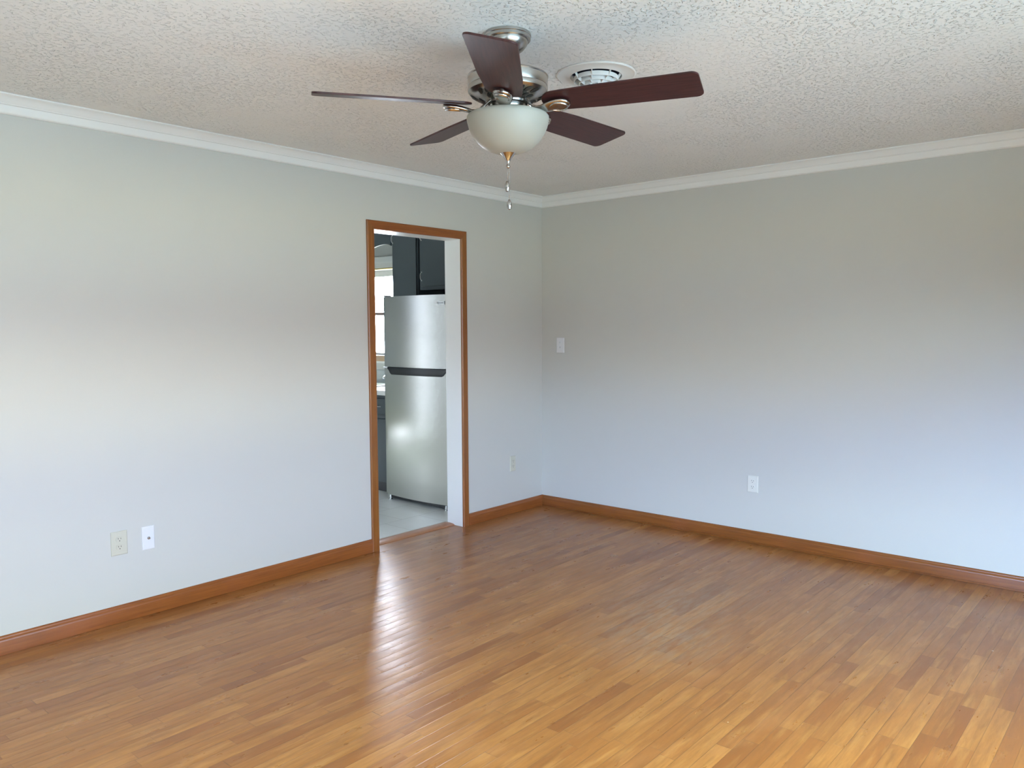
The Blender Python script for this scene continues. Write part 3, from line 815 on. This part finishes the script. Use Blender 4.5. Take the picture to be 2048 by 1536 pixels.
for k in range(5):
    if k == 0: bl = blade0
    else:
        bl = blade0.copy(); C.objects.link(bl); bl.parent = fan
        for ch in (br0, pd0):
            c = ch.copy(); C.objects.link(c); c.parent = bl
    place_blade(bl, k)
# pull chains
def chain(dx, dy, z0_, z1_, zf0, zf1):
    b = MB(); zz = z0_
    while zz > z1_:
        t = bmesh.new(); bmesh.ops.create_uvsphere(t, u_segments=8, v_segments=6, radius=.0015)
        b.merge(t, Matrix.Translation((dx, dy, zf(zz)))); zz -= .0034
    b.tube([(dx, dy, zf(z0_)), (dx, dy, zf(z1_))], .0006, 6)
    ch = b.obj('pull_chain', M_nickp, fan, smooth=60)
    L = zf0 - zf1
    MB().lathe([(0, zf(zf0)), (.0035, zf(zf0) - .001), (.0062, zf(zf0) - .006), (.0088, zf(zf0) - .35 * L), (.0090, zf(zf0) - .65 * L), (.0065, zf(zf1) + .003), (0, zf(zf1))], (dx, dy, 0), 20).obj('fob', M_nickp, ch, smooth=50)
# image-left / image-right offsets are along the camera's right direction
chain(-.0020, .0024, 1.986, 1.942, 1.943, 1.904)
chain(.0022, -.0026, 1.986, 1.878, 1.879, 1.842)

# ------------------------------------------------------------------ wall plates
def plate(name, wall, u, zc, wd, ht, m_, label, cat, kind, group=None):
    """wall 'L': plane y=0 facing -y, u = x;  wall 'R': plane x=0 facing -x, u = y"""
    if wall == 'L': r = empty(name, (u, 0, zc), 0)
    else: r = empty(name, (0, u, zc), -PI / 2)      # local -y faces -x
    tag(r, label, cat, group)
    w2, h2 = wd / 2, ht / 2
    b = MB(); bm = b.bm
    rows = []
    for (i, d) in ((0, -.0002), (.0008, -.0035), (.004, -.0058), (.006, -.0060)):
        rows.append([bm.verts.new(p) for p in ((-w2 + i, d, -h2 + i), (w2 - i, d, -h2 + i), (w2 - i, d, h2 - i), (-w2 + i, d, h2 - i))])
    for a, c in zip(rows, rows[1:]):
        for k in range(4): bm.faces.new((a[k], a[(k + 1) % 4], c[(k + 1) % 4], c[k]))
    bm.faces.new(rows[-1]); bm.faces.new(rows[0][::-1]); bmesh.ops.recalc_face_normals(bm, faces=bm.faces)
    b.obj('cover_plate', m_, r)
    if kind == 'duplex':
        for s in (1, -1):
            cz = s * .0195
            P = [(x_, z_ + cz) for x_, z_ in [(.0172 * math.cos(a) , max(-.0125, min(.0125, .0172 * math.sin(a)))) for a in [2 * PI * k / 40 for k in range(40)]]]
            o = MB().prism(P, 1, -.0085, -.0055).obj('socket', m_, r, bevel=.0006)
            q = MB(); q.box((-.0074, -.0088, cz + .0005), (-.0052, -.0084, cz + .0082)).box((.0052, -.0088, cz + .0005), (.0074, -.0088 + .0004, cz + .0072))
            q.prism([(.0024 * math.cos(2 * PI * k / 16), cz - .0068 + .0024 * math.sin(2 * PI * k / 16)) for k in range(16)], 1, -.0088, -.0084)
            q.obj('slots', M_slot, o)
        MB().prism([(.003 * math.cos(2 * PI * k / 16), .003 * math.sin(2 * PI * k / 16)) for k in range(16)], 1, -.0068, -.0058).obj('screw', m_, r)
    elif kind == 'coax':
        MB().prism([(.0075 * math.cos(2 * PI * k / 6), .0075 * math.sin(2 * PI * k / 6)) for k in range(6)], 1, -.0085, -.0058).obj('nut', M_nick, r)
        q = MB(); q.tube([(0, -.0083, 0), (0, -.016, 0)], .0045, 16); cx_ = q.obj('connector', M_nick, r, smooth=40)
        for s in (.041, -.041): MB().prism([(.003 * math.cos(2 * PI * k / 16), s + .003 * math.sin(2 * PI * k / 16)) for k in range(16)], 1, -.0066, -.0058).obj('screw', m_, r)
    elif kind == 'switch':
        for s in (.018, -.016):
            o = MB().box((-.0055, -.0068, s - .0125), (.0055, -.0058, s + .0125), .0004).obj('switch_surround', m_, r)
            MB().prism([(-.0066, s - .004), (-.0160, s + (.010 if s > 0 else -.004)), (-.0150, s + (.014 if s > 0 else .000)), (-.0066, s + .006)], 0, -.0030, .0030).obj('toggle', m_, o)
        for s in (.046, -.046): MB().prism([(.003 * math.cos(2 * PI * k / 16), s + .003 * math.sin(2 * PI * k / 16)) for k in range(16)], 1, -.0066, -.0058).obj('screw', m_, r)
    return r
plate('power_outlet', 'L', -3.308, .392, .079, .118, M_ivory, 'ivory duplex power outlet low on the left wall, left of a white jack plate', 'outlet', 'duplex', 'duplex power outlets')
plate('cable_jack', 'L', -3.166, .389, .063, .118, M_white, 'white cable jack plate low on the left wall beside an ivory outlet', 'wall plate', 'coax')
plate('power_outlet', 'L', -.364, .386, .064, .118, M_ivory, 'cream power outlet low on the wall between doorway and room corner', 'outlet', 'duplex', 'duplex power outlets')
plate('wall_switch', 'R', -.186, 1.288, .074, .118, M_white, 'white switch plate on the right wall close to the room corner', 'light switch', 'switch')
plate('power_outlet', 'R', -1.771, .395, .074, .112, M_offwh, 'off white power outlet low on the right hand wall', 'outlet', 'duplex', 'duplex power outlets')
